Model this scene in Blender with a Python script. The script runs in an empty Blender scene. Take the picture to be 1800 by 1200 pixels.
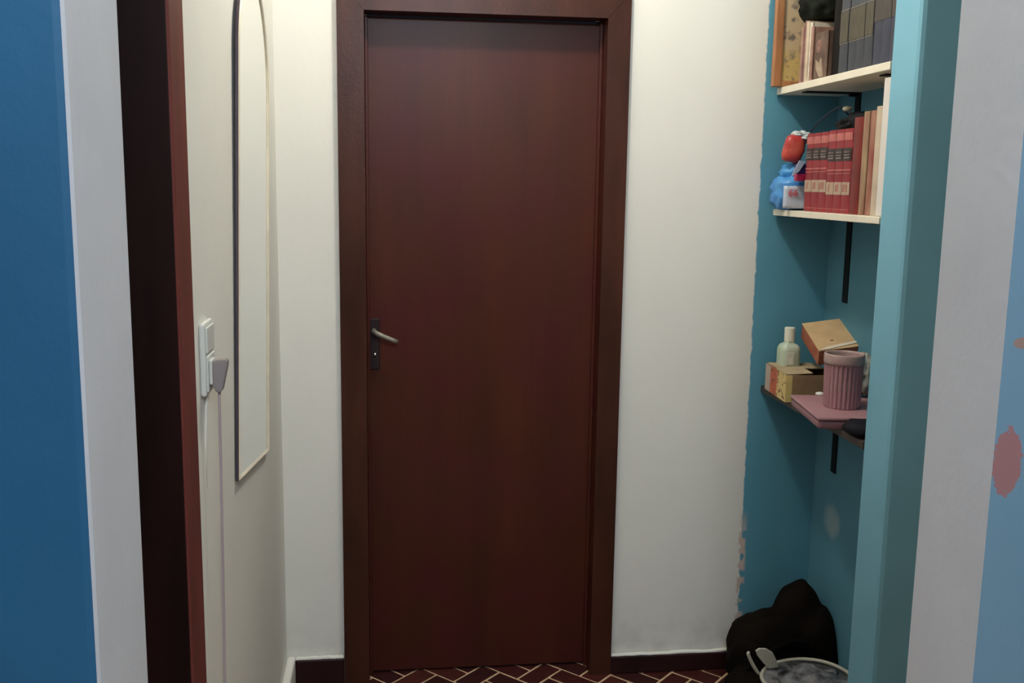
import bpy, bmesh, math, random
from mathutils import Vector, Matrix, noise
from math import sin, cos, pi, radians, tan

random.seed(7)
SC = bpy.context.scene
COL = SC.collection

# ---------------------------------------------------------------- camera
H = 1.60
F = 1750.0
PITCH, YAW, ROLL = radians(9.04), radians(6.9), radians(0.83)
fw = Vector((sin(YAW) * cos(PITCH), cos(YAW) * cos(PITCH), -sin(PITCH)))
r0 = Vector((cos(YAW), -sin(YAW), 0)); u0 = r0.cross(fw)
rt = r0 * cos(ROLL) + u0 * sin(ROLL); up = -r0 * sin(ROLL) + u0 * cos(ROLL)
cd = bpy.data.cameras.new('camera'); cam = bpy.data.objects.new('camera', cd); COL.objects.link(cam)
cd.sensor_width = 36; cd.lens = F / 1800 * 36; cd.clip_start = 0.05
m = Matrix((rt, up, -fw)).transposed().to_4x4(); m.translation = (0, 0, H)
cam.matrix_world = m
SC.camera = cam

# ---------------------------------------------------------------- world, lights, exposure
w = bpy.data.worlds.new('world'); SC.world = w; w.use_nodes = True
w.node_tree.nodes['Background'].inputs[0].default_value = (0.62, 0.78, 1.0, 1)
w.node_tree.nodes['Background'].inputs[1].default_value = 0.05

def light(name, kind, loc, energy, color, **kw):
    l = bpy.data.lights.new(name, kind); l.energy = energy; l.color = color
    for k, v in kw.items(): setattr(l, k, v)
    o = bpy.data.objects.new(name, l); o.location = loc; COL.objects.link(o); return o
light('hall_bulb', 'POINT', (0.33, 2.38, 2.82), 32.5, (1.0, 0.94, 0.815), shadow_soft_size=0.05)
light('room_lamp', 'POINT', (0.22, -0.55, 2.62), 104, (0.79, 0.895, 1.0), shadow_soft_size=0.12)

SC.view_settings.view_transform = 'Standard'
SC.view_settings.look = 'None'
SC.view_settings.exposure = 0.0
SC.view_settings.gamma = 1.0
SC.view_settings.use_curve_mapping = False

# ---------------------------------------------------------------- helpers
def ray(px, py):
    return rt * ((px - 900) / F) - up * ((py - 600) / F) + fw
def at(px, py, X=None, Y=None, Z=None):
    """point of the room seen at a pixel of the photograph, on the plane x=X, y=Y or z=Z"""
    r = ray(px, py)
    k = X / r.x if X is not None else (Y / r.y if Y is not None else (Z - H) / r.z)
    return r * k + Vector((0, 0, H))

def mat(name, col, rough=0.6, spec=0.5, var=0.0, vscale=8.0, stretch=(1, 1, 1), col2=None, metal=0.0, bump=0.0, bscale=60.0, trans=0.0, coat=0.0):
    M = bpy.data.materials.new(name); M.use_nodes = True
    nt = M.node_tree; b = nt.nodes['Principled BSDF']
    b.inputs['Base Color'].default_value = (*col, 1); b.inputs['Roughness'].default_value = rough
    b.inputs['Specular IOR Level'].default_value = spec; b.inputs['Metallic'].default_value = metal
    b.inputs['Transmission Weight'].default_value = trans; b.inputs['Coat Weight'].default_value = coat
    tc = nt.nodes.new('ShaderNodeTexCoord')
    if var > 0 or col2:
        mp = nt.nodes.new('ShaderNodeMapping'); mp.inputs['Scale'].default_value = stretch
        n = nt.nodes.new('ShaderNodeTexNoise'); n.inputs['Scale'].default_value = vscale; n.inputs['Detail'].default_value = 5
        rp = nt.nodes.new('ShaderNodeValToRGB'); rp.color_ramp.elements[0].position = 0.3; rp.color_ramp.elements[1].position = 0.7
        c2 = col2 if col2 else tuple(c * (1 + var) for c in col)
        c1 = col if col2 else tuple(c * (1 - var) for c in col)
        rp.color_ramp.elements[0].color = (*c1, 1); rp.color_ramp.elements[1].color = (*c2, 1)
        nt.links.new(tc.outputs['Object'], mp.inputs[0]); nt.links.new(mp.outputs[0], n.inputs['Vector'])
        nt.links.new(n.outputs['Fac'], rp.inputs[0]); nt.links.new(rp.outputs[0], b.inputs['Base Color'])
    if bump > 0:
        n2 = nt.nodes.new('ShaderNodeTexNoise'); n2.inputs['Scale'].default_value = bscale; n2.inputs['Detail'].default_value = 6
        bp = nt.nodes.new('ShaderNodeBump'); bp.inputs['Strength'].default_value = bump; bp.inputs['Distance'].default_value = 0.004
        nt.links.new(tc.outputs['Object'], n2.inputs['Vector']); nt.links.new(n2.outputs['Fac'], bp.inputs['Height'])
        nt.links.new(bp.outputs[0], b.inputs['Normal'])
    return M

class NT:
    """tiny node-expression builder on world-aligned object coordinates"""
    def __init__(s, M):
        s.nt = M.node_tree; s.b = s.nt.nodes['Principled BSDF']
        s.tc = s.nt.nodes.new('ShaderNodeTexCoord'); s.sep = s.nt.nodes.new('ShaderNodeSeparateXYZ')
        s.nt.links.new(s.tc.outputs['Object'], s.sep.inputs[0])
        s.x, s.y, s.z = s.sep.outputs
    def math(s, op, a, b=None, clamp=False):
        n = s.nt.nodes.new('ShaderNodeMath'); n.operation = op; n.use_clamp = clamp
        for i, v in enumerate((a, b)):
            if v is None: continue
            if isinstance(v, (int, float)): n.inputs[i].default_value = v
            else: s.nt.links.new(v, n.inputs[i])
        return n.outputs[0]
    def noise(s, scale, detail=4, vec=None):
        n = s.nt.nodes.new('ShaderNodeTexNoise'); n.inputs['Scale'].default_value = scale; n.inputs['Detail'].default_value = detail
        s.nt.links.new(vec or s.tc.outputs['Object'], n.inputs['Vector']); return n.outputs['Fac']
    def mix(s, f, a, b):
        n = s.nt.nodes.new('ShaderNodeMix'); n.data_type = 'RGBA'
        if isinstance(f, (int, float)): n.inputs[0].default_value = f
        else: s.nt.links.new(f, n.inputs[0])
        for i, v in ((6, a), (7, b)):
            if isinstance(v, tuple): n.inputs[i].default_value = (*v, 1)
            else: s.nt.links.new(v, n.inputs[i])
        return n.outputs[2]
    def step(s, v, edge, soft=0.001):      # 0 below edge, 1 above
        return s.math('ADD', s.math('DIVIDE', s.math('SUBTRACT', v, edge), soft), 0.5, True)
    def ellipse(s, a, ca, ra, b, cb, rb, wob=0.5, scale=30, soft=0.15):
        da = s.math('POWER', s.math('DIVIDE', s.math('SUBTRACT', a, ca), ra), 2)
        db = s.math('POWER', s.math('DIVIDE', s.math('SUBTRACT', b, cb), rb), 2)
        d = s.math('SUBTRACT', 1.0, s.math('ADD', da, db))
        d = s.math('ADD', d, s.math('MULTIPLY', s.math('SUBTRACT', s.noise(scale), 0.5), wob * 2))
        return s.step(d, 0.0, soft)
    def base(s, c): s.nt.links.new(c, s.b.inputs['Base Color'])

def obj(name, bm, m, parent=None, smooth=False, loc=None, rot=None):
    me = bpy.data.meshes.new(name); bmesh.ops.recalc_face_normals(bm, faces=bm.faces); bm.to_mesh(me); bm.free()
    for x in (m if isinstance(m, (list, tuple)) else [m]): me.materials.append(x)
    o = bpy.data.objects.new(name, me); COL.objects.link(o)
    if smooth:
        for p in me.polygons: p.use_smooth = True
    if parent: o.parent = parent
    if loc is not None: o.location = loc
    if rot is not None: o.rotation_euler = rot
    return o
def thing(name, label, cat, loc=(0, 0, 0), rz=0, group=None, rot=None):
    o = bpy.data.objects.new(name, None); o.empty_display_size = 0.05; COL.objects.link(o)
    o.location = loc; o.rotation_euler = rot if rot else (0, 0, rz); return tag(o, label, cat, group)
def tag(o, label, cat, group=None, kind=None):
    o['label'] = label; o['category'] = cat
    if group: o['group'] = group
    if kind: o['kind'] = kind
    return o
def struct(o, label=None):
    o['kind'] = 'structure'
    if label: o['label'] = label
    return o

def BX(bm, x0, x1, y0, y1, z0, z1, bev=0.0, mi=0, M=None):
    ret = bmesh.ops.create_cube(bm, size=1)
    vs = ret['verts']
    for v in vs:
        v.co = Vector((x0 + (v.co.x + .5) * (x1 - x0), y0 + (v.co.y + .5) * (y1 - y0), z0 + (v.co.z + .5) * (z1 - z0)))
        if M: v.co = M @ v.co
    fs = {f for v in vs for f in v.link_faces}
    for f in fs: f.material_index = mi
    if bev > 0:
        es = list({e for v in vs for e in v.link_edges})
        bmesh.ops.bevel(bm, geom=es, offset=bev, segments=2, affect='EDGES', profile=0.5)
    return bm
def box(*a, **k): return BX(bmesh.new(), *a, **k)

def PRISM(bm, pts, axis, a0, a1, mi=0):
    """polygon pts in the plane across axis, extruded a0..a1. axis 'x': pts=(y,z); 'y': (x,z); 'z': (x,y)"""
    def P(p, a):
        return {'x': (a, p[0], p[1]), 'y': (p[0], a, p[1]), 'z': (p[0], p[1], a)}[axis]
    A = [bm.verts.new(P(p, a0)) for p in pts]; B = [bm.verts.new(P(p, a1)) for p in pts]
    n = len(pts)
    fs = [bm.faces.new(A), bm.faces.new(B[::-1])]
    for i in range(n): fs.append(bm.faces.new((A[i], B[i], B[(i + 1) % n], A[(i + 1) % n])))
    for f in fs: f.material_index = mi
    return bm
def TUBE(bm, pts, r, n=8, closed=False, mi=0):
    pts = [Vector(p) for p in pts]; rings = []
    N = len(pts); prev = None
    for i, p in enumerate(pts):
        a = pts[(i - 1) % N] if (closed or i > 0) else p
        b = pts[(i + 1) % N] if (closed or i < N - 1) else p
        t = (b - a).normalized()
        if prev is None:
            s = t.cross(Vector((0, 0, 1)))
            if s.length < .1: s = t.cross(Vector((1, 0, 0)))
        else: s = prev - t * prev.dot(t)
        s.normalize(); prev = s; q = t.cross(s)
        rr = r[i] if isinstance(r, (list, tuple)) else r
        rings.append([bm.verts.new(p + (s * cos(2 * pi * k / n) + q * sin(2 * pi * k / n)) * rr) for k in range(n)])
    M_ = N if closed else N - 1
    for i in range(M_):
        A, B = rings[i], rings[(i + 1) % N]
        for k in range(n):
            f = bm.faces.new((A[k], A[(k + 1) % n], B[(k + 1) % n], B[k])); f.material_index = mi
    if not closed:
        bm.faces.new(rings[0][::-1]).material_index = mi; bm.faces.new(rings[-1]).material_index = mi
    return bm
def LATHE(bm, prof, n=32, c=(0, 0), mod=None, mi=0, cap=True):
    rings = []
    for j, (r, z) in enumerate(prof):
        ring = []
        for k in range(n):
            a = 2 * pi * k / n; rr = r * (mod(a, j) if mod else 1)
            ring.append(bm.verts.new((c[0] + rr * cos(a), c[1] + rr * sin(a), z)))
        rings.append(ring)
    for j in range(len(prof) - 1):
        for k in range(n):
            f = bm.faces.new((rings[j][k], rings[j][(k + 1) % n], rings[j + 1][(k + 1) % n], rings[j + 1][k])); f.material_index = mi
    if cap:
        bm.faces.new(rings[0][::-1]).material_index = mi; bm.faces.new(rings[-1]).material_index = mi
    return bm
def LUMP(bm, c, r, amp=0.15, fr=3.0, sub=3, seed=0, floor=None, rz=0, p=2.0, mi=0):
    """crumpled soft body: superellipsoid pushed about by noise, flattened on the floor"""
    ret = bmesh.ops.create_icosphere(bm, subdivisions=sub, radius=1)
    off = Vector((seed * 7.1, seed * 3.3, seed * 5.7)); R_ = Matrix.Rotation(rz, 3, 'Z')
    for v in ret['verts']:
        d = v.co.normalized()
        k = (abs(d.x) ** p + abs(d.y) ** p + abs(d.z) ** p) ** (-1 / p)
        n = noise.fractal(d * fr + off, 1.0, 2.0, 3) * amp
        q = d * k * (1 + n)
        q = R_ @ Vector((q.x * r[0], q.y * r[1], q.z * r[2])) + Vector(c)
        if floor is not None and q.z < floor: q.z = floor + 0.001 * (q.z - floor)
        v.co = q
    for f in {f for v in ret['verts'] for f in v.link_faces}: f.material_index = mi
    return bm
def subsurf(o, lv=1):
    md = o.modifiers.new('subdivision', 'SUBSURF'); md.levels = lv; md.render_levels = lv

# ---------------------------------------------------------------- colours of the place
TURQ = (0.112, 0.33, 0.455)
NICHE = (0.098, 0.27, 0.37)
WHITE = (0.80, 0.79, 0.74)
XL, YB, XR = -0.340, 3.04, 1.381       # left wall, back wall, niche side wall
NL, NR, NB = -0.274, 0.626, 1.08       # near opening: left and right reveal, back edge
CEIL = 2.95
PX, PY0, PY1 = 1.178, 2.190, 2.323     # pier: its left face and depth range
TE = 1.142                             # where white paint changes to turquoise

def plain_wall(name, col, pinkish=True):
    M = mat(name, col, rough=0.75, spec=0.25, bump=0.16, bscale=45)
    N = NT(M)
    n = N.noise(2.2, 5)
    dark = tuple(c * 0.90 for c in col)
    N.base(N.mix(n, dark, tuple(min(1, c * 1.06) for c in col)))
    return M

# back wall: white, then turquoise with a ragged hand-cut paint line and chips showing pinkish plaster
m_back = mat('back_wall_paint', WHITE, rough=0.72, spec=0.3, bump=0.16, bscale=45)
N = NT(m_back)
wob = N.math('MULTIPLY', N.math('SUBTRACT', N.noise(28, 6), 0.5), 0.016)
xw = N.math('ADD', N.x, wob)
turq = N.step(xw, TE, 0.004)
lowz = N.math('SUBTRACT', 1.0, N.step(N.z, 0.50, 0.10))
chip = N.math('MULTIPLY', N.step(N.noise(22, 3), 0.50, 0.04), N.math('MULTIPLY', N.step(N.x, TE - 0.008, 0.006), N.math('SUBTRACT', 1.0, N.step(N.x, TE + 0.016, 0.01))))
chip = N.math('MULTIPLY', chip, lowz)
wh = N.mix(N.noise(2.5, 5), tuple(c * 0.93 for c in WHITE), (0.84, 0.83, 0.79))
grime = N.math('MULTIPLY', N.math('SUBTRACT', 1.0, N.step(N.z, 0.16, 0.2)), N.step(N.noise(14, 5), 0.55, 0.25))
wh = N.mix(N.math('MULTIPLY', grime, 0.35), wh, (0.42, 0.38, 0.33))
tq = N.mix(N.noise(3.0, 5), tuple(c * 0.88 for c in TURQ), tuple(c * 1.1 for c in TURQ))
c = N.mix(turq, wh, tq); c = N.mix(chip, c, (0.62, 0.50, 0.44)); N.base(c)

m_white = plain_wall('left_wall_paint', WHITE)
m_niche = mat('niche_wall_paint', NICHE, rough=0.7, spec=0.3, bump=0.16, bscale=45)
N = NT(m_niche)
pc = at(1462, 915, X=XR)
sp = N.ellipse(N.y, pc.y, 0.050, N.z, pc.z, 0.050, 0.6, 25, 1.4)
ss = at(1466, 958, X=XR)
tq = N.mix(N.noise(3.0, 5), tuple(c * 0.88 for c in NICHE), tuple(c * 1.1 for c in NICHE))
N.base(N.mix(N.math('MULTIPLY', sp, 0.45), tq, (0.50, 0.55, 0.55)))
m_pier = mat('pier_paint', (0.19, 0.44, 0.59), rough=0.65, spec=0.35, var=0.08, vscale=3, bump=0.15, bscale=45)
m_reveal = mat('opening_reveal_paint', (0.68, 0.69, 0.735), rough=0.7, spec=0.3, var=0.05, vscale=5, bump=0.15, bscale=60)
m_blue = mat('deep_blue_wall_paint', (0.0175, 0.100, 0.205), rough=0.55, spec=0.35, var=0.10, vscale=4, bump=0.15, bscale=60)
# right of the opening: lighter blue paint with patches where the old pink shows
m_lblue = mat('light_blue_wall_paint', (0.20, 0.36, 0.52), rough=0.65, spec=0.3, bump=0.15, bscale=60)
N = NT(m_lblue)
a1 = at(1776, 815, Y=0.94); a2 = at(1800, 605, Y=0.94)
e1 = N.ellipse(N.x, a1.x + .001, 0.0165, N.z, a1.z, 0.036, 0.8, 150, 0.08)
e2 = N.ellipse(N.x, a2.x + .004, 0.011, N.z, a2.z, 0.006, 0.3, 90, 0.1)
lb = N.mix(N.noise(5, 5), (0.135, 0.25, 0.335), (0.175, 0.28, 0.365))
N.base(N.mix(e2, N.mix(e1, lb, (0.31, 0.15, 0.15)), (0.29, 0.19, 0.16)))

m_wood = mat('stained_door_wood', (0.06, 0.02, 0.012), rough=0.38, spec=0.27, bump=0.04, bscale=120)
N = NT(m_wood)
mp = N.nt.nodes.new('ShaderNodeMapping'); mp.inputs['Scale'].default_value = (9, 9, 1.2); N.nt.links.new(N.tc.outputs['Object'], mp.inputs[0])
mp2 = N.nt.nodes.new('ShaderNodeMapping'); mp2.inputs['Scale'].default_value = (90, 90, 3); N.nt.links.new(N.tc.outputs['Object'], mp2.inputs[0])
gr = N.noise(1, 5, mp.outputs[0]); fg = N.noise(1, 3, mp2.outputs[0])
c = N.mix(gr, (0.030, 0.0065, 0.004), (0.105, 0.024, 0.010))
c = N.mix(N.math('MULTIPLY', N.step(N.noise(6, 3), 0.5, 0.25), 0.55), c, (0.075, 0.009, 0.014))
N.base(N.mix(N.math('MULTIPLY', fg, 0.35), c, (0.03, 0.009, 0.007)))
m_casing = mat('door_casing_wood', (0.052, 0.0155, 0.009), rough=0.34, spec=0.26, var=0.3, vscale=5, stretch=(3, 3, 0.6), bump=0.08, bscale=120)
m_skirt = mat('dark_red_skirting_paint', (0.025, 0.007, 0.008), rough=0.4, spec=.3, var=0.3, vscale=9, bump=0.3, bscale=40)

# ---------------------------------------------------------------- structure
# door opening in the back wall
DX0, DX1, DZ = -0.080, 0.640, 2.088
TH = 0.16
def wallbox(name, parts, m):
    bm = bmesh.new()
    for p in parts: BX(bm, *p)
    return obj(name, bm, m)
struct(wallbox('wall_back', [(-0.9, DX0 - .02, YB, YB + TH, 0, CEIL), (DX1 + .02, 1.9, YB, YB + TH, 0, CEIL), (DX0 - .02, DX1 + .02, YB, YB + TH, DZ + .02, CEIL)], m_back),
       'back wall painted white, turquoise right of a ragged paint line')
# left wall with a doorway nearer the camera
LY0 = 1.592; LZ = 2.10
struct(wallbox('wall_left', [(XL - TH, XL, LY0 + .02, YB, 0, CEIL), (XL - TH, XL, 0.95, LY0 + .02, LZ, CEIL)], m_white), 'white left wall of the passage')
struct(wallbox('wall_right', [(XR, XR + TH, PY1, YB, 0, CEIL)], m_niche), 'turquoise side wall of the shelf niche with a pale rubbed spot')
bm = box(PX, 1.9, PY0, PY1, 0, CEIL, bev=0.012)
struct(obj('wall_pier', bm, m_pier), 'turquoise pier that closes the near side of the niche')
# wall between the room and the passage, its reveals painted grey
bm = bmesh.new()
PRISM(bm, [(NL, NB), (NL, 0.913), (NL - .002, .9075), (NL - .008, 0.905), (-3.0, 0.905 - .05), (-3.0, NB)], 'z', 0, 2.95)
PRISM(bm, [(NR, NB), (3.2, NB), (3.2, 0.947 + .02), (NR, 0.947)], 'z', 0, 2.95)
PRISM(bm, [(NL, NB), (NR, NB), (NR, 0.947), (NL, 0.905)], 'z', 2.62, 2.95)
bmesh.ops.recalc_face_normals(bm, faces=bm.faces)
for f in bm.faces:
    n = f.normal
    f.material_index = 0 if (abs(n.x) > .5 or n.z < -.7) else (1 if f.calc_center_median().x < 0.2 else 2)
    if n.y > .7: f.material_index = 3
o = struct(obj('wall_front', bm, [m_reveal, m_blue, m_lblue, m_white]), 'blue wall with grey-painted opening reveals, pink paint showing at a chip on the right')
# softly brushed seam where the grey reveal paint laps over the left corner
bm = bmesh.new(); 
BX(bm, -1.5, 3.0, -2.2, 3.3, -0.12, -0.0035)
m_grout = mat('floor_grout', (0.62, 0.42, 0.27), rough=0.9, var=0.2, vscale=30, bump=0.3)
floor = struct(obj('floor', bm, m_grout), 'herringbone floor of red clay bricks with pale joints')
m_ceil = mat('ceiling_paint', (0.78, 0.77, 0.73), rough=0.9, bump=0.2)
struct(wallbox('ceiling', [(-1.5, 3.0, 0.9, 3.3, CEIL, CEIL + .1), (-3.0, 3.2, -2.2, 0.9, CEIL + .08, CEIL + .18)], m_ceil), 'white passage ceiling')

# herringbone bricks, 73 x 147 mm, laid at 45 degrees
W = 0.0735
m_brick = [mat('red_clay_brick', (0.050, 0.009, 0.008), rough=0.5, spec=.3, var=0.25, vscale=20, bump=0.25, bscale=80),
           mat('dark_clay_brick', (0.035, 0.007, 0.007), rough=0.5, spec=.3, var=0.25, vscale=20, bump=0.25, bscale=80),
           mat('brown_clay_brick', (0.065, 0.013, 0.010), rough=0.5, spec=.3, var=0.25, vscale=20, bump=0.25, bscale=80)]
g = 0.0042
brick_me = []
for i in range(3):
    bm = box(g, 2 * W - g, g, W - g, -0.012, 0.0, bev=0.002)
    me = bpy.data.meshes.new('brick'); bm.to_mesh(me); bm.free(); me.materials.append(m_brick[i]); brick_me.append(me)
P0 = Vector((0.19, 3.019)); s2 = 1 / math.sqrt(2)
def w2(u, v):
    u -= 3 * W; return Vector((P0.x + (u - v) * s2, P0.y + (u + v) * s2))
cnt = 0
for i in range(-60, 60):
    for k in range(-30, 30):
        for typ in (0, 1):
            u, v = ((i + 4 * k) * W, i * W) if typ == 0 else ((i + 3 + 4 * k) * W, i * W)
            cu, cv = (u + W, v + W / 2) if typ == 0 else (u + W / 2, v + W)
            c = w2(cu, cv)
            if not (-0.36 < c.x < 1.42 and 1.75 < c.y < 3.15): continue
            o = bpy.data.objects.new('brick', random.choice(brick_me)); COL.objects.link(o); o.parent = floor
            p = w2(u, v) if typ == 0 else w2(u + W, v)
            o.location = (p.x, p.y, random.uniform(-0.0015, 0.0))
            o.rotation_euler = (0, 0, pi / 4 + (pi / 2 if typ else 0)); cnt += 1
print('bricks', cnt)

# ---------------------------------------------------------------- door_1: back door
d1 = bpy.data.objects.new('door_1', None); COL.objects.link(d1); d1.location = (0, 0, 0)
struct(d1, 'closed dark brown wooden flush door in the back wall')
CW = 0.078; CF = YB - 0.020
bm = bmesh.new()
x0, x1, z1 = DX0 - CW, DX1 + CW - .008, DZ + CW
PRISM(bm, [(x0, 0), (DX0, 0), (DX0, DZ), (x0, z1)], 'y', CF, YB - .001)
obj('casing', bm, m_casing, d1)
bm = PRISM(bmesh.new(), [(x1, 0), (DX1, 0), (DX1, DZ), (x1, z1)], 'y', CF, YB - .001); obj('casing', bm, m_casing, d1)
bm = PRISM(bmesh.new(), [(x0 + .0008, z1), (DX0 + .0008, DZ), (DX1 - .0008, DZ), (x1 - .0008, z1)], 'y', CF, YB - .001); obj('casing', bm, m_casing, d1)
DF = 3.100
for a, b in ((DX0 - .019, DX0), (DX1, DX1 + .019)):
    obj('jamb', box(a, b, YB, YB + TH, 0, DZ, bev=.001), m_wood, d1)
obj('head_jamb', box(DX0 - .019, DX1 + .019, YB, YB + TH, DZ + .0005, DZ + .019, bev=.002), m_wood, d1)
for a, b in ((DX0, DX0 + .010), (DX1 - .010, DX1)):
    obj('stop', box(a, b, DF - .014, DF - .001, 0, DZ - .001, bev=.002), m_wood, d1)
leaf = obj('door_leaf', box(DX0 + .003, DX1 - .003, DF, DF + .038, 0.006, DZ - .006, bev=.0015), m_wood, d1)
# the pale line of the gap over the leaf, a steel latch plate glinting in it
m_steel = mat('worn_steel', (0.55, 0.54, 0.50), rough=0.35, metal=0.9)
m_chrome = mat('bright_chrome', (0.85, 0.87, 0.9), rough=0.12, metal=1.0)
m_iron = mat('blackened_iron', (0.006, 0.006, 0.009), rough=0.6, spec=.2)
k = Y3 = 3.05
h0 = at(657, 584, Y=3.045); h1 = at(699, 601, Y=3.045)
bm = bmesh.new()
pts = [Vector((h0.x, DF - .012, h0.z)), Vector((h0.x, 3.060, h0.z))]
for t in (0.2, .4, .6, .8, 1.0): pts.append(Vector((h0.x, 3.045, h0.z)).lerp(Vector((h1.x, 3.047, h1.z)), t) + Vector((0, 0, -.0006 * sin(t * pi))))
TUBE(bm, pts, [.0075, .0078, .008, .0078, .0074, .007, .0066], 10)
hd = obj('handle', bm, mat('dull_aluminium', (0.24, 0.225, 0.19), rough=0.45, metal=0.4), leaf, smooth=True)
hx = at(657, 600, Y=3.09).x; ze0 = at(657, 650, Y=3.09).z; ze1 = at(657, 560, Y=3.09).z
obj('lock_plate', box(h0.x - .017, h0.x + .017, DF - .006, DF + .001, ze0, ze1, bev=.003), mat('tarnished_lock_plate', (0.02, 0.010, 0.012), rough=0.5, spec=.3), leaf)
kc = at(659, 623, Y=3.08)
bm = LATHE(bmesh.new(), [(0.0001, 0), (.0055, 0), (.0055, .012), (.0045, .0155), (.0015, .0165), (.0001, .0165)], 14, cap=False)
o = obj('lock_cylinder', bm, m_chrome, leaf, smooth=True, loc=(kc.x, DF - .006, kc.z), rot=(pi / 2, 0, 0))
for q in ((641, 25), (1052, 36)):
    c = at(*q, Y=3.075)
    obj('hinge_pin', box(c.x - .006, c.x + .006, DF - .016, DF - .004, c.z - .002, c.z + .002, bev=.001), m_steel, d1)

# baseboards: dark red at the back wall with a rough plaster lip on top, white at the left
def skirt(name, xa, xb, z):
    sk = struct(obj(name, box(xa, xb, YB - .022, YB, 0, z, bev=.004), m_skirt), 'dark red painted baseboard')
    bm = bmesh.new(); n = 26
    pts = [Vector((xa + (xb - xa) * i / n, YB - .010 - .003 * noise.noise(Vector((i * .7, z, 0))), z + .001 + .004 * noise.noise(Vector((i * .45, 2, z * 9))))) for i in range(n + 1)]
    TUBE(bm, pts, .0075, 6); obj('plaster_lip', bm, m_white, sk, smooth=True)
skirt('baseboard_back', -0.312, -0.160, 0.093)
skirt('baseboard_right', DX1 + CW - .008, XR, 0.060)
struct(obj('baseboard_left', box(XL, XL + .027, 1.80, YB, 0, 0.10, bev=.008), m_white), 'white-painted baseboard of the left wall')

# ---------------------------------------------------------------- door_2: doorway in the left wall
m_cas2 = mat('red_brown_casing_wood', (0.145, 0.034, 0.027), rough=0.5, spec=0.2, var=0.2, vscale=5, stretch=(3, 3, 0.6))
d2 = bpy.data.objects.new('door_2', None); COL.objects.link(d2)
struct(d2, 'red-brown framed doorway in the left wall beyond the opening')
obj('casing', box(XL - .002, XL + .010, LY0, 1.700, 0, LZ + .08, bev=.004), m_cas2, d2)
obj('casing', box(XL - .002, XL + .014, 1.09, LY0, LZ, LZ + .08, bev=.004), m_cas2, d2)
m_dark = mat('dark_door_wood', (0.014, 0.0045, 0.004), rough=0.45, spec=.15, var=.3, vscale=5, stretch=(4, 4, .6))
obj('jamb', box(XL - TH - .01, XL + .006, LY0 - .001, LY0 + .019, 0, LZ, bev=.002), m_dark, d2)
obj('door_leaf', box(XL - TH, XL - TH + .04, 0.93, LY0 - .006, 0.005, LZ - .004, bev=.002), m_dark, d2)  # unseen leaf, added to keep stray world light out of the doorway

# ---------------------------------------------------------------- mirror on the left wall
my, mz = 2.125, 0.958
rotm = radians(-8.0)
mir = thing('wall_mirror', 'tall arched mirror with thin pale frame hanging slightly crooked on the white left wall', 'mirror', (XL + .001, my, mz))
MWd, MHs, MHt = 0.515, 0.93, 1.17
def outline(inset=0.0, n=28):
    a, b = inset, MWd - inset; cx = MWd / 2; rx = (b - a) / 2; rz = MHt - MHs - inset
    p = [(a, inset), (b, inset)]
    for i in range(n + 1):
        t = pi * i / n; p.append((cx + rx * cos(t), MHs + rz * sin(t)))
    return p
def toM(p, x):    # p in mirror plane -> local YZ, rotated in the plane, top leaning out
    y = p[0] * cos(rotm) - p[1] * sin(rotm); z = p[0] * sin(rotm) + p[1] * cos(rotm)
    return Vector((x + max(0, z) * 0.006, y, z))
m_gl = mat('mirror_glass', (0.86, 0.88, 0.86), rough=0.06, metal=1.0)
m_fr = mat('cream_frame', (0.70, 0.62, 0.48), rough=0.35, spec=.5, var=.1, vscale=20)
m_fs = mat('dark_frame_edge', (0.05, 0.03, 0.045), rough=0.5)
def ring(bm, A, B, xa, xb, mi=0):
    a = [bm.verts.new(toM(p, xa)) for p in A]; b = [bm.verts.new(toM(p, xb)) for p in B]; n = len(a)
    for i in range(n): bm.faces.new((a[i], a[(i + 1) % n], b[(i + 1) % n], b[i])).material_index = mi
bm = bmesh.new(); O0, O1 = outline(0), outline(.006)
a = [bm.verts.new(toM(p, 0.007)) for p in outline(.003)]; bm.faces.new(a)
b = [bm.verts.new(toM(p, 0.004)) for p in outline(.003)]; bm.faces.new(b[::-1])
obj('glass', bm, m_gl, mir)
bm = bmesh.new(); ring(bm, O0, outline(.0025), .008, .011); ring(bm, outline(.0025), O1, .011, .0085); ring(bm, O1, O1, .0085, .0065); obj('frame', bm, m_fr, mir)
bm = bmesh.new(); ring(bm, O0, O0, .001, .0079); a = [bm.verts.new(toM(p, .001)) for p in O0]; bm.faces.new(a); obj('backing', bm, m_fs, mir)

# ---------------------------------------------------------------- wall socket with plug
m_plast = mat('white_socket_plastic', (0.66, 0.67, 0.64), rough=0.4)
m_plast2 = mat('greyish_plug_plastic', (0.27, 0.235, 0.24), rough=0.45)
zs = at(362, 628, Y=1.82).z
sk = thing('wall_socket', 'white surface-mounted wall socket left of the tall mirror', 'socket', (XL, 1.825, zs))
obj('housing', box(0, .011, -.042, .042, -.066, .066, bev=.005), m_plast, sk)
obj('cover', box(.0105, .014, -.035, .035, .012, .058, bev=.0015), m_plast, sk)
obj('cover', box(.0105, .014, -.035, .035, -.058, .006, bev=.0015), m_plast, sk)
bm = bmesh.new(); TUBE(bm, [(.006, -.01, -.064), (.003, -.01, -.09), (.000, -.012, -.16), (-.001, -.014, -.24)], .0022, 6)
obj('wire', bm, m_white, sk, smooth=True)
zp = at(383, 660, Y=1.81).z
pl = thing('power_plug', 'grey plug with a thin cord hanging down, pushed into the wall socket', 'plug', (XL + .0142, 1.812, zp))
bm = bmesh.new(); PRISM(bm, [(.004, .026), (.010, .029), (.030, .030), (.031, .022), (.020, -.028), (.010, -.030), (.004, -.012)], 'y', -.013, .013)
bmesh.ops.bevel(bm, geom=list(bm.edges), offset=.0022, segments=2, affect='EDGES'); obj('plug_body', bm, m_plast2, pl)
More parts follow.
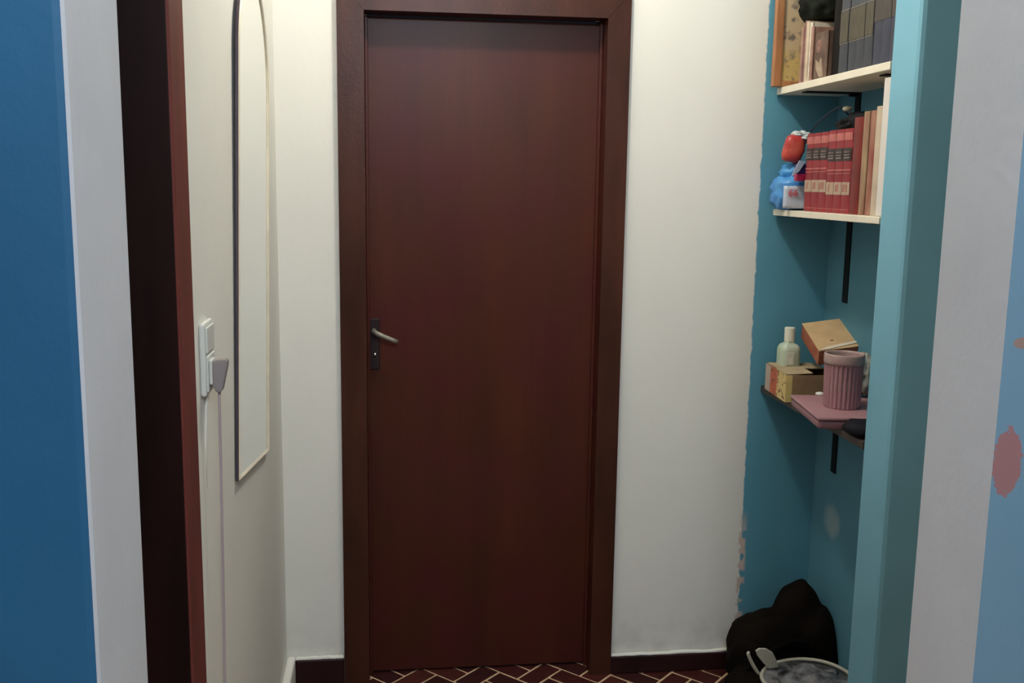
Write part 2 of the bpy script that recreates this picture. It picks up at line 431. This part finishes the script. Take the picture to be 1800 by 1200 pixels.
obj('plug_face', box(0, .0055, -.017, .017, -.014, .031, bev=.002), m_plast, pl)
pts = [(.014, 0, -.026), (.013, 0, -.05)]
for i in range(1, 13):
    t = i / 12; pts.append((.013 - .012 * t, -.012 * t + .003 * sin(t * 7), -.05 - 1.16 * t))
bm = TUBE(bmesh.new(), pts, .0026, 7); obj('cord', bm, mat('mauve_grey_cord', (0.42, 0.34, 0.36), rough=.6), pl, smooth=True)

# ---------------------------------------------------------------- shelves in the niche
SX = 1.180
m_sw = mat('white_shelf_board', (0.80, 0.75, 0.64), rough=.5, var=.05, vscale=10)
m_sd = mat('dark_shelf_board', (0.055, 0.040, 0.035), rough=.55, var=.3, vscale=14)
def bracket(par, y, z, xe=SX + .03, h=.24, wd=.034):
    bm = bmesh.new()
    BX(bm, XR - .004, XR, y - wd / 2, y + wd / 2, z - h, z, bev=.001)
    BX(bm, xe, XR, y - wd / 2, y + wd / 2, z - .004, z - .0002, bev=.001)
    BX(bm, XR - .03, XR - .003, y - .006, y + .006, z - .012, z - .003, bev=.001)
    obj('bracket', bm, m_iron, par)
def rshelf(name, label, zt, th, m, corner, ynear=PY1 + .002, h=.24):
    t = thing(name, label, 'shelf', (0, 0, 0))
    pts = [(XR - .0005, YB - .0005), (XR - .0005, ynear), (SX, ynear)]
    r = corner
    for i in range(9):
        a = pi - (pi / 2) * i / 8   # rounded far corner against the back wall
        pts.append((SX + r + r * cos(a), YB - .0005 - r + r * sin(a)))
    bm = PRISM(bmesh.new(), pts, 'z', zt - th, zt)
    bmesh.ops.bevel(bm, geom=[e for e in bm.edges if abs(e.verts[0].co.z - e.verts[1].co.z) < 1e-4], offset=.0015, segments=1, affect='EDGES')
    obj('board', bm, m, t)
    for y in (2.90, 2.42): bracket(t, y, zt - th, h=h)
    return t
ZT, ZM, ZL = 1.900, 1.531, 0.966
rshelf('wall_shelf', 'white shelf board highest in the niche, under the dark volumes', ZT, .020, m_sw, .003)
rshelf('wall_shelf', 'white shelf board with a rounded corner, under the red volumes', ZM, .018, m_sw, .030, h=.262)
rshelf('wall_shelf', 'dark shelf board, lowest in the niche, under the pink cup', ZL, .020, m_sd, .003, h=.235)

# ---- books
m_page = mat('yellowed_pages', (0.62, 0.52, 0.36), rough=.9, var=.12, vscale=60, stretch=(1, 60, 1))
def book(label, y0, y1, z0, h, xs, dep, m_cov, bands=(), group=None, tilt=0, name='book', parts=True, lab=None):
    """upright book with its spine facing -X; y0 < y1; bands = (z from, z to, material, inset)"""
    t = thing(name, label, 'book', (xs, (y0 + y1) / 2, z0), group=group, rot=(tilt, 0, 0))
    w_ = (y1 - y0) / 2 - .0006
    bm = bmesh.new()
    # rounded spine
    prof = []
    for i in range(7):
        a = -pi / 2 + pi * i / 6; prof.append((-.004 * cos(a), w_ * sin(a)))
    prof += [(.004, w_), (.004, -w_)]
    pr = [(x + .004, y) for x, y in prof]
    PRISM(bm, pr, 'z', 0.0005, h); 
    BX(bm, .006, dep, -w_, -w_ + .0025, .0005, h); BX(bm, .006, dep, w_ - .0025, w_, .0005, h)
    obj('cover', bm, m_cov, t)
    obj('pages', box(.008, dep - .004, -w_ + .0026, w_ - .0026, .004, h - .004), m_page, t)
    for (a, b, mb) in bands:
        bm = bmesh.new()
        def arc(off, ww):
            return [(-.004 * cos(-pi / 2 + pi * i / 6) + .004 - off, ww * sin(-pi / 2 + pi * i / 6)) for i in range(1, 6)]
        A = arc(.0006, w_ * 1.13); B = arc(-.001, w_ * 1.0)[::-1]
        PRISM(bm, A + B, 'z', a, b)
        obj('spine_label', bm, mb, t)
    return t
m_navy = mat('dark_slate_cloth', (0.04, 0.045, 0.06), rough=.6, var=.2, vscale=20)
m_navy2 = mat('navy_cloth', (0.035, 0.04, 0.07), rough=.6, var=.2, vscale=20)
m_lab = mat('worn_gilt_label', (0.045, 0.038, 0.028), rough=.7, col2=(0.105, 0.09, 0.062), vscale=40, stretch=(1, 6, .5))
m_lab2 = mat('dull_brown_label', (0.045, 0.038, 0.034), rough=.7, col2=(0.075, 0.062, 0.055), vscale=40, stretch=(1, 6, .5))
m_gold = mat('gilt_line', (0.22, 0.19, 0.14), rough=.5)
ys = [2.645, 2.595, 2.548, 2.503, 2.458, 2.412, 2.368, 2.326]
for i in range(7):
    first = i < 4
    pos = ['dark slate volume with gilt label, next to the black binder', 'dark slate volume, second from the black binder', 'dark slate volume, third from the black binder', 'dark slate volume, fourth from the black binder',
           'navy volume with brown label, first after the gilt-labelled ones', 'navy volume with brown label, second after the gilt-labelled ones', 'navy volume nearest the turquoise pier'][i]
    bands = [(.078, .0795, m_gold), (.082, .160, m_lab), (.163, .165, m_gold)] if first else [(.108, .20, m_lab2)]
    book(pos, ys[i + 1], ys[i], ZT, .245 if first else .25, SX + .012 + random.uniform(0, .004), .165, m_navy if first else m_navy2, bands, group='dark bound volumes on the top shelf')
book('black binder between the brown booklet and the slate volumes', 2.648, 2.712, ZT, .235, SX + .022, .16, mat('black_binder_board', (0.007, 0.005, 0.005), rough=.7, spec=.15), name='binder')
# booklet with a worn picture on its spine side
m_bk = mat('brown_picture_cover', (0.07, 0.04, 0.03), rough=.6, col2=(0.19, 0.115, 0.085), vscale=22)
m_pk = mat('faded_pink_print', (0.30, 0.16, 0.13), rough=.6, col2=(0.16, 0.075, 0.06), vscale=60)
m_pale = mat('pale_print', (0.42, 0.33, 0.24), rough=.6, col2=(0.25, 0.17, 0.13), vscale=50)
bk = book('brown booklet with pinkish printed patches, beside the thin magazines', 2.716, 2.80, ZT, .128, SX + .010, .15, m_bk, name='booklet')
bm = LUMP(bmesh.new(), (.0, .008, .090), (.0022, .019, .019), .2, 3, 2, 3); obj('printed_patch', bm, m_pk, bk)
bm = PRISM(bmesh.new(), [(-.030, .006), (-.012, .058), (.004, .044), (.024, .056), (.020, .030), (-.005, .004)], 'x', -.0012, .001); obj('printed_patch', bm, m_pale, bk)
m_mag = [mat('cream_magazine', (0.55, 0.45, 0.34), rough=.5, var=.2, vscale=30), mat('mauve_magazine', (0.22, 0.11, 0.11), rough=.5, var=.35, vscale=30),
         mat('white_magazine', (0.66, 0.60, 0.52), rough=.5, var=.15, vscale=30), mat('rosy_magazine', (0.33, 0.19, 0.15), rough=.5, var=.3, vscale=30)]
yy = 2.806
for i, (th, h, mm, lb) in enumerate([(.016, .150, 3, 'rosy thin magazine next to the brown booklet'), (.014, .165, 2, 'white thin magazine, brightest spine of the pale bundle'), (.020, .170, 0, 'cream magazine between the white and the mauve one'), (.018, .175, 1, 'mauve magazine with dark spine'), (.014, .160, 3, 'rosy magazine nearest the framed picture')]):
    book(lb, yy, yy + th, ZT, h, SX + .006 + .003 * (i % 2), .14, m_mag[mm], name='magazine', group='magazines on the top shelf'); yy += th + .0008
# framed picture leaning at the back wall
fp = thing('framed_picture', 'picture in an orange-brown wooden frame standing against the back wall on the top shelf', 'picture', (0, 0, 0))
fx0, fx1, fy = 1.150, 1.372, 2.995; fz0, fz1 = ZT + .001, ZT + .33
m_of = mat('orange_brown_frame_wood', (0.40, 0.175, 0.075), rough=.45, var=.25, vscale=20, stretch=(3, 3, .4))
bm = bmesh.new(); fwid = .026
BX(bm, fx0, fx0 + fwid, fy, fy + .022, fz0, fz1, bev=.003); BX(bm, fx1 - fwid, fx1, fy, fy + .022, fz0, fz1, bev=.003)
BX(bm, fx0 + fwid, fx1 - fwid, fy + .001, fy + .022, fz0, fz0 + .018, bev=.003); BX(bm, fx0 + fwid, fx1 - fwid, fy + .001, fy + .022, fz1 - fwid, fz1, bev=.003)
obj('frame', bm, m_of, fp)
m_pic = mat('faded_print', (0.6, 0.45, 0.25), rough=.5)
N = NT(m_pic)
c = N.mix(N.step(N.z, ZT + .10, .05), (0.62, 0.45, 0.17), (0.58, 0.44, 0.28))
c = N.mix(N.step(N.noise(30, 5), .56, .1), c, (0.20, 0.16, 0.13))
c = N.mix(N.math('MULTIPLY', N.step(N.math('SINE', N.math('MULTIPLY', N.z, 900)), .3, .6), N.math('MULTIPLY', .35, N.math('SUBTRACT', 1, N.step(N.z, ZT + .07, .02)))), c, (0.38, 0.25, 0.12))
N.base(c)
obj('print', box(fx0 + fwid - .002, fx1 - fwid + .002, fy + .008, fy + .014, fz0 + .016, fz1 - fwid + .002), m_pic, fp)
# dark folded cloth lying over the magazines and booklet
bm = bmesh.new(); LUMP(bm, (1.262, 2.842, ZT + .230), (.080, .112, .060), .22, 2.6, 4, 5, p=2.6)
for v in bm.verts:
    v.co.z += (2.80 - v.co.y) * .06
    lim = ZT + .1765
    if v.co.z < lim: v.co.z = lim + .002 * abs(noise.noise(v.co * 30))
    v.co.y = max(v.co.y, 2.716)
tag(obj('folded_cloth', bm, mat('dark_green_grey_cloth', (0.008, 0.007, 0.007), rough=.9, spec=.1, col2=(0.020, 0.026, 0.018), vscale=9), smooth=True), 'dark greenish-black cloth lying on top of the magazines', 'cloth')

# ---- middle shelf: red volumes
m_red = mat('red_book_cloth', (0.27, 0.022, 0.030), rough=.5, var=.2, vscale=14)
m_red2 = mat('deep_red_leather', (0.17, 0.014, 0.010), rough=.45, var=.25, vscale=14)
m_pinkb = mat('salmon_spine_band', (0.46, 0.13, 0.12), rough=.5, var=.2, vscale=40)
m_blk = mat('black_spine_band', (0.035, 0.025, 0.025), rough=.5)
m_gry = mat('grey_title_line', (0.22, 0.17, 0.15), rough=.5, var=.3, vscale=70)
m_wl = mat('cream_volume_label', (0.52, 0.42, 0.32), rough=.6, col2=(0.36, 0.22, 0.17), vscale=70, stretch=(1, 5, .6))
yr = 2.833; nb = 6; tb = .0492
ordn = ['first from the blue bag', 'second from the blue bag', 'third from the blue bag', 'third from the deep red volume', 'second from the deep red volume', 'next to the deep red volume']
for i in range(nb):
    h = .222 if i < 3 else .224
    dz = 0 if i < 3 else -.006
    bands = [(h - .030, h - .010, m_pinkb), (.146 + dz, .180 + dz, m_blk)]
    bands += [(.168 + dz, .1705 + dz, m_gry), (.160 + dz, .1625 + dz, m_gry), (.152 + dz, .156 + dz, m_gry), (.120 + dz, .124 + dz, m_pinkb), (.112 + dz, .114 + dz, m_pinkb), (.056 + dz, .090 + dz, m_wl), (.010, .012, m_pinkb)]
    # the thin bands sit proud of the wide black one
    t = book('red volume with black title band and cream label, ' + ordn[i], yr - tb, yr, ZM, h, SX + .018, .15, m_red, [b for b in bands if b[2] is not m_gry], group='red volumes on the middle shelf')
    w_ = tb / 2 - .0006
    bm = bmesh.new()
    for (a, b, mb) in bands:
        if mb is m_gry: BX(bm, -.0016, -.0004, -w_ * .7, w_ * .7, a, b)
    obj('title_lines', bm, m_gry, t)
    # roman-style volume strokes on the cream label
    bm = bmesh.new()
    for k in range(1 + i % 3):
        yk = (k - (i % 3) / 2) * .010
        BX(bm, -.0016, -.0004, yk - .0015, yk + .0015, .064 + dz, .083 + dz)
    obj('volume_mark', bm, m_pinkb, t)
    yr -= tb
m_tanb = mat('tan_worn_cover', (0.38, 0.27, 0.16), rough=.6, col2=(0.24, 0.10, 0.07), vscale=20, stretch=(1, 2, .5))
m_crm = mat('cream_paper_cover', (0.56, 0.46, 0.36), rough=.7, var=.15, vscale=20)
m_pap = mat('white_folder_card', (0.72, 0.68, 0.66), rough=.7)
book('tall deep red volume between the red set and the tan book', yr - .052, yr - .001, ZM, .250, SX + .018, .155, m_red2); yr -= .053
book('tan worn book beside the deep red volume', yr - .031, yr - .001, ZM, .262, SX + .018, .15, m_tanb); yr -= .032
book('narrow dark red book between the tan and the cream one', yr - .033, yr - .001, ZM, .262, SX + .020, .15, mat('faded_red_cover', (0.26, 0.06, 0.05), rough=.6, col2=(0.40, 0.24, 0.16), vscale=16, stretch=(1, 2, .6))); yr -= .034
book('cream paperback beside the white folder', yr - .033, yr - .001, ZM, .270, SX + .018, .15, m_crm, name='paperback'); yr -= .034
tag(obj('card_folder', box(SX + .014, SX + .17, 2.329, 2.376, ZM + .001, ZM + .335, bev=.002), m_pap), 'tall white card folder at the near end of the middle shelf', 'folder')
print('books end', yr)
# black adapter with cord on top of the red volumes
za = ZM + .2245
aa = at(1496, 222, Z=za)
ad = thing('power_adapter', 'small black device lying on the red volumes with a looped thin cord', 'device', (1.285, 2.64, za))
bm = LUMP(bmesh.new(), (0, 0, .024), (.040, .065, .026), .18, 2.2, 3, 9, floor=.0005, p=3.2)
LUMP(bm, (.0, .060, .018), (.050, .050, .020), .3, 2.2, 3, 19, floor=.0005, p=2.4); obj('casing', bm, m_iron, ad, smooth=True)
cc = at(1490, 191, Y=2.69) - Vector((1.285, 2.64, za))
bm = LUMP(bmesh.new(), cc, (.014, .016, .008), .15, 2, 2, 4); obj('tag', bm, mat('cream_tag', (0.50, 0.48, 0.38), rough=.5), ad, smooth=True)
pts = []
for i in range(13):
    t = i / 12; q = at(1482 + (1424 - 1482) * t, 186 + 46 * t ** 1.5, Y=2.70 + .125 * t); pts.append(q - Vector((1.285, 2.64, za)))
pts[-1].z = .003; pts[0] = Vector((-.01, .06, .03))
bm = TUBE(bmesh.new(), pts, .0022, 6); obj('cord', bm, mat('dark_blue_cord', (0.01, 0.018, 0.04), rough=.5), ad, smooth=True)
# blue plastic bag and packets at the far end of the middle shelf
m_bb = mat('blue_carrier_plastic', (0.05, 0.22, 0.62), rough=.3, col2=(0.09, 0.36, 0.72), vscale=18)
bb = thing('plastic_bag', 'blue plastic bag with red digits on a white panel, far end of the shelf', 'bag', (1.222, 2.945, ZM))
bm = LUMP(bmesh.new(), (-.006, .008, .052), (.062, .062, .056), .20, 2.6, 4, 2, floor=.0008, p=3.2)
LUMP(bm, (.002, .012, .110), (.048, .048, .030), .34, 3.2, 3, 6, p=2.4); obj('bag_body', bm, m_bb, bb, smooth=True)
m_wp = mat('bag_white_panel', (0.55, 0.62, 0.76), rough=.35, var=.08, vscale=30)
pa = at(1379, 371, Y=2.872); pb = at(1417, 327, Y=2.872)
bx, by, bz = 1.222, 2.945, ZM
x0_, x1_, z0_, z1_ = pa.x - bx, pb.x - bx + .012, .006, pb.z - bz
bm = bmesh.new()
n1, n2 = 8, 6; gv = {}
for i in range(n1 + 1):
    for j in range(n2 + 1):
        x = x0_ + (x1_ - x0_) * i / n1; z = z0_ + (z1_ - z0_) * j / n2
        gv[i, j] = bm.verts.new((x, 2.876 - by + .002 * noise.noise(Vector((x * 40, z * 40, 0))), z))
for i in range(n1):
    for j in range(n2): bm.faces.new((gv[i, j], gv[i + 1, j], gv[i + 1, j + 1], gv[i, j + 1]))
r_ = bmesh.ops.extrude_face_region(bm, geom=list(bm.faces))
for v in [g_ for g_ in r_['geom'] if isinstance(g_, bmesh.types.BMVert)]: v.co.y += .014
obj('bag_panel', bm, m_wp, bb, smooth=True)
def text(name, s, size, loc, rot, m, parent=None, ext=.0006):
    cu = bpy.data.curves.new(name, 'FONT'); cu.body = s; cu.size = size; cu.extrude = ext; cu.align_x = 'CENTER'; cu.offset = .0004
    tmp = bpy.data.objects.new('tmp', cu); COL.objects.link(tmp)
    dg = bpy.context.evaluated_depsgraph_get(); me = bpy.data.meshes.new_from_object(tmp.evaluated_get(dg))
    bpy.data.objects.remove(tmp); me.materials.clear(); me.materials.append(m)
    o = bpy.data.objects.new(name, me); COL.objects.link(o); o.location = loc; o.rotation_euler = rot
    if parent: o.parent = parent
    return o
tx = at(1395, 345, Y=2.870)
text('digits', '66', .031, (tx.x - bx, 2.8725 - by, tx.z - bz), (pi / 2, 0, 0), mat('red_pink_ink', (0.62, 0.14, 0.17), rough=.5), bb)
m_rp = mat('shiny_red_packet', (0.42, 0.02, 0.04), rough=.3, col2=(0.55, 0.10, 0.06), vscale=24)
rc = at(1394, 262, Y=2.93)
pk = thing('snack_packet', 'red and orange packet tilted on top of the blue bag', 'packet', (rc.x, 2.925, rc.z), rot=(0, radians(14), radians(-10)))
bm = LUMP(bmesh.new(), (0, 0, 0), (.030, .022, .040), .10, 2.2, 3, 8, p=4.5); obj('packet_body', bm, m_rp, pk, smooth=True)
c2_ = at(1407, 238, Y=2.93)
bm = LUMP(bmesh.new(), (c2_.x + .004, 2.93, c2_.z - .004), (.030, .026, .017), .55, 3.4, 4, 12); tag(obj('clear_wrap', bm, mat('crumpled_clear_film', (0.55, 0.62, 0.66), rough=.25), smooth=True), 'crumpled whitish clear film over the red packet', 'wrapper')
c3_ = at(1410, 304, Y=2.865)
pk2 = thing('candy_packet', 'purple and magenta packet between the blue bag and the red volumes', 'packet', (c3_.x + .004, 2.868, c3_.z), rz=radians(6))
bm = box(-.026, .022, -.012, .008, -.002, .026, bev=.004); obj('upper', bm, mat('dark_purple_foil', (0.045, 0.028, 0.17), rough=.35, var=.3, vscale=30), pk2)
bm = box(-.026, .022, -.013, .008, -.024, -.0025, bev=.004); obj('lower', bm, mat('magenta_foil', (0.42, 0.02, 0.09), rough=.35, var=.2, vscale=30), pk2)
bm = PRISM(bmesh.new(), [(-.046, -.012), (-.022, .036), (-.002, .034), (-.022, .004)], 'y', -.0165, -.0135); obj('flap', bm, mat('pale_blue_film', (0.42, 0.52, 0.72), rough=.3), pk2)

# ---- lowest shelf
m_card = mat('brown_cardboard', (0.27, 0.175, 0.10), rough=.85, var=.18, vscale=25)
m_cardi = mat('pale_cardboard', (0.42, 0.33, 0.21), rough=.85, var=.12, vscale=25)
cA = at(1380, 707, Z=ZL)           # near corner of the open carton
cb = thing('cardboard_box', 'open brown cardboard box with yellow and red print, on the dark shelf', 'box', (cA.x, cA.y, ZL), rz=radians(-4))
bw, bd, bh, tk = .155, .200, .082, .003
# local: x along the front, y away
bm = bmesh.new(); BX(bm, 0, bw, 0, tk, 0.0005, bh); BX(bm, 0, bw, bd - tk, bd, .0005, bh); BX(bm, bw - tk, bw, tk, bd - tk, .0005, bh); BX(bm, 0, bw, tk, bd - tk, .0005, .0035)
BX(bm, 0, tk, tk, bd - tk, .0035, bh)
obj('box_body', bm, m_card, cb)
obj('flap', box(.004, bw - .004, bd * .52, bd, bh + .0005, bh + .003), m_cardi, cb)
obj('flap', box(.004, bw * .55, .004, bd * .5, bh + .0005, bh + .0025), m_cardi, cb, rot=(0, radians(-3), 0))
m_print = mat('yellow_red_print', (0.70, 0.52, 0.14), rough=.6)
N = NT(m_print)
c = N.mix(N.step(N.math('ADD', N.y, N.math('MULTIPLY', N.math('SUBTRACT', N.noise(50), .5), .05)), .085, .01), (0.66, 0.50, 0.20), (0.50, 0.11, 0.05))
c = N.mix(N.step(N.noise(60, 3), .60, .04), c, (0.16, 0.05, 0.03)); c = N.mix(N.step(N.y, .15, .01), c, (0.45, 0.38, 0.32)); N.base(c)
obj('printed_side', box(-.0012, 0, .0, bd, .0005, bh), m_print, cb)
obj('printed_side', box(0, .018, -.0012, 0, .0005, bh), mat('yellow_card_print', (0.62, 0.50, 0.20), rough=.6, var=.15, vscale=30), cb)

# bottle standing behind the carton front, inside it
bc = at(1385, 640, Y=2.945)
bt = thing('plastic_bottle', 'translucent white bottle with white cap standing in the open cardboard box', 'bottle', (bc.x, 2.945, ZL + .0045))
zt_ = at(1385, 575, Y=2.945).z - ZL - .0045
m_bot = mat('milky_green_plastic', (0.56, 0.64, 0.52), rough=.35, col2=(0.44, 0.55, 0.42), vscale=8)
def sq(a, j): return 1 / (abs(cos(a)) ** 4 + abs(sin(a)) ** 4) ** .25 * .93
bm = LATHE(bmesh.new(), [(.001, 0), (.030, .0), (.034, .004), (.034, zt_ - .072), (.033, zt_ - .064), (.027, zt_ - .054), (.015, zt_ - .048), (.0145, zt_ - .044)], 32, mod=sq)
obj('bottle_body', bm, m_bot, bt, smooth=True)
bm = LATHE(bmesh.new(), [(.001, zt_ - .0435), (.0155, zt_ - .0435), (.0160, zt_ - .030), (.0160, zt_ - .002), (.0145, zt_), (.001, zt_)], 36, mod=lambda a, j: 1 + .02 * sin(a * 18)); obj('cap', bm, mat('white_cap', (0.80, 0.80, 0.70), rough=.4), bt)
obj('bottle_label', box(-.020, .004, -.0345, -.0325, .085, zt_ - .075, bev=.0006), mat('white_label_paper', (0.72, 0.72, 0.62), rough=.5, var=.1, vscale=60), bt)

# tilted carton resting on the box and cup
A = at(1440, 617, Y=2.80); B = at(1519, 607, Y=2.79); D = at(1414, 588, Y=2.90)
ex = (B - A); L1 = ex.length; ex.normalize()
ey = (D - A); 
ey = at(1480, 560, Y=2.93) - B; ey -= ex * ey.dot(ex); L2 = ey.length; ey.normalize(); ez = ex.cross(ey)
tc_ = thing('carton', 'tan carton with red-orange sides lying tilted behind the pink cup', 'box')
Mx = Matrix((ex, ey, ez)).transposed().to_4x4(); Mx.translation = A; tc_.matrix_world = Mx
m_ora = mat('orange_red_card', (0.36, 0.085, 0.045), rough=.6, col2=(0.45, 0.17, 0.10), vscale=30)
bm = box(0, L1, 0, L2, -.052, -.0015, bev=.001); obj('carton_body', bm, m_ora, tc_)
m_tan = mat('tan_card', (0.58, 0.40, 0.22), rough=.75, var=.12, vscale=20)
obj('lid', box(-.001, L1 + .001, -.001, L2 + .001, -.0014, .001, bev=.0006), m_tan, tc_)
bm = PRISM(bmesh.new(), [(0.0, .0), (.03, .014), (.075, .020), (L1, .026), (L1, .018), (.08, .008), (.03, .001)], 'z', .0012, .0035); obj('torn_edge', bm, mat('torn_white_paper', (0.70, 0.62, 0.52), rough=.9), tc_)
obj('dent', LUMP(bmesh.new(), (.055, .045, .001), (.006, .003, .0012), .2, 2, 2, 3), mat('brown_scuff', (0.20, 0.10, 0.06), rough=.9), tc_)

# pink flat box and fluted pink cup
m_pink = mat('pink_plastic', (0.40, 0.215, 0.25), rough=.45, var=.07, vscale=8)
pn = at(1439, 733, Z=1.000)
pbx = thing('pink_tray', 'flat pink box on the dark shelf, under the fluted cup', 'box', (pn.x, pn.y, ZL), rz=radians(-8))
bm = box(0, .225, 0, .285, .0006, .024, bev=.008); obj('base', bm, mat('dusky_pink_plastic', (0.27, 0.13, 0.16), rough=.5, var=.06, vscale=8), pbx)
bm = box(-.002, .227, -.002, .287, .0245, .034, bev=.004); obj('lid', bm, m_pink, pbx)
cp = at(1488, 722, Z=1.0)
cu_ = thing('fluted_cup', 'pink fluted cup with a rolled rim standing on the flat pink box', 'cup', (cp.x + .010, cp.y + .054, 1.0004))
hc = 0.150; nf = 26
def flute(a, j): return 1 + (.035 * (1 if sin(a * nf) > 0 else -1) * min(1, abs(sin(a * nf)) * 2.5) if 0 < j < 5 else 0)
bm = LATHE(bmesh.new(), [(.047, 0), (.048, .004), (.0485, .04), (.0495, .08), (.0505, .118), (.051, .122)], nf * 8, mod=flute, cap=False)
bm2 = [(.047, .0), (.001, .0)]
LATHE(bm, bm2[::-1], 48, cap=False); obj('cup_wall', bm, m_pink, cu_, smooth=False)
bm = LATHE(bmesh.new(), [(.0505, .120), (.0535, .121), (.0545, .128), (.0545, hc - .004), (.053, hc), (.050, hc), (.0485, hc - .006), (.0475, .06), (.045, .006), (.001, .006)], 64, cap=False)
obj('rim', bm, mat('mottled_pink_rim', (0.36, 0.22, 0.23), rough=.5, col2=(0.46, 0.34, 0.32), vscale=25), cu_, smooth=True)
sm = at(1441, 692, Z=1.004)
tag(obj('bottle_top', LATHE(bmesh.new(), [(.001, 0), (.012, 0), (.013, .003), (.011, .007), (.004, .009), (.001, .009)], 20), mat('white_lid_plastic', (0.75, 0.75, 0.74), rough=.4), smooth=True, loc=(sm.x, sm.y, 1.0006)), 'small white cap lying on the flat pink box', 'cap')
# clear bag behind the cup, black pouch by the pier
g0 = at(1523, 650, Y=2.66)
bm = LUMP(bmesh.new(), (g0.x + .012, 2.70, 1.065), (.032, .035, .062), .35, 3.0, 4, 21, floor=1.0008)
tag(obj('clear_bag', bm, mat('cloudy_plastic', (0.24, 0.27, 0.27), rough=.25, col2=(0.50, 0.48, 0.42), vscale=28), smooth=True), 'cloudy crumpled plastic bag right of the fluted cup', 'bag')
q0 = at(1508, 742, Y=2.40)
bm = LUMP(bmesh.new(), (q0.x + .02, 2.388, ZL + .019), (.058, .050, .020), .12, 2.4, 3, 14, floor=ZL + .0006, p=3)
tag(obj('pouch', bm, mat('black_pouch_cloth', (0.006, 0.006, 0.012), rough=.7, spec=.2), smooth=True), 'black pouch on the dark shelf in front of the flat pink box', 'pouch')

# ---------------------------------------------------------------- bags on the floor
m_bag = mat('brown_black_bag_cloth', (0.003, 0.002, 0.002), rough=.9, spec=.08, col2=(0.009, 0.006, 0.004), vscale=7, bump=.4, bscale=70)
bg = thing('duffel_bag', 'black-brown soft bag slumped in the corner under the shelves', 'bag', (1.24, 2.88, 0))
bm = bmesh.new()
LUMP(bm, (.050, .02, .150), (.105, .100, .207), .10, 1.8, 4, 1, floor=.001, p=1.75)
LUMP(bm, (-.040, .0, .115), (.150, .110, .150), .12, 2.0, 4, 2, floor=.001, p=2.1)
LUMP(bm, (.09, -.01, .13), (.075, .10, .155), .10, 2.0, 3, 8, floor=.001, p=2.6)
LUMP(bm, (-.145, -.100, .055), (.080, .065, .065), .15, 2.0, 4, 3, floor=.001)
o = obj('bag_body', bm, m_bag, bg, smooth=True)
md = o.modifiers.new('fuse', 'REMESH'); md.mode = 'VOXEL'; md.voxel_size = .007; md.use_smooth_shade = True
md = o.modifiers.new('soften', 'SMOOTH'); md.factor = .6; md.iterations = 5
pts = [(-.16, -.09, .10), (-.12, -.118, .165), (-.04, -.108, .215), (.03, -.098, .21), (.09, -.10, .15), (.10, -.10, .07)]
bm = TUBE(bmesh.new(), pts, .008, 8); o = obj('strap', bm, mat('black_webbing', (0.003, 0.003, 0.003), rough=.9, spec=.08), bg, smooth=True); subsurf(o)

m_mot = mat('mottled_grey_plastic', (0.004, 0.006, 0.014), rough=.4, spec=.3, col2=(0.34, 0.34, 0.37), vscale=24, bump=.5, bscale=30)
m_wr = mat('off_white_rim', (0.52, 0.50, 0.43), rough=.45)
tx_, ty_ = 1.225, 2.640
tb_ = thing('tote_bag', 'grey and black mottled bag with off-white rim and handles, in front of the slumped bag', 'bag', (tx_, ty_, 0))
def tl(px, py, Y): return at(px, py, Y=Y) - Vector((tx_, ty_, 0))
prof = [(.085, .001), (.110, .02), (.128, .08), (.136, .13), (.138, .148)]
bm = LATHE(bmesh.new(), prof, 40, mod=lambda a, j: (1 + .02 * sin(3 * a + j)) * (1 if j else 1))
obj('bag_body', bm, m_mot, tb_, smooth=True)
bm = TUBE(bmesh.new(), [(.139 * cos(a), .132 * sin(a), .152 + .004 * sin(2 * a)) for a in [2 * pi * i / 40 for i in range(40)]], .006, 8, closed=True); obj('rim', bm, m_wr, tb_, smooth=True)
bm = LUMP(bmesh.new(), (.015, -.006, .135), (.116, .110, .034), .55, 3.6, 4, 31); obj('contents', bm, m_mot, tb_, smooth=True)
bm = TUBE(bmesh.new(), [tl(*q, 2.66) for q in ((1336, 1186), (1329, 1178), (1321, 1164), (1317, 1154), (1314, 1147), (1318, 1145))], [.005, .006, .006, .006, .006, .005], 8); o = obj('handle', bm, m_wr, tb_, smooth=True); subsurf(o)
bm = PRISM(bmesh.new(), [(p.x, p.z) for p in [tl(*q, 2.72) for q in ((1352, 1175), (1341, 1164), (1331, 1152), (1328, 1143), (1334, 1139), (1346, 1139), (1358, 1146), (1365, 1160), (1368, 1172))]], 'y', .078, .084)
bmesh.ops.bevel(bm, geom=list(bm.edges), offset=.0018, segments=1, affect='EDGES'); obj('handle', bm, m_wr, tb_)
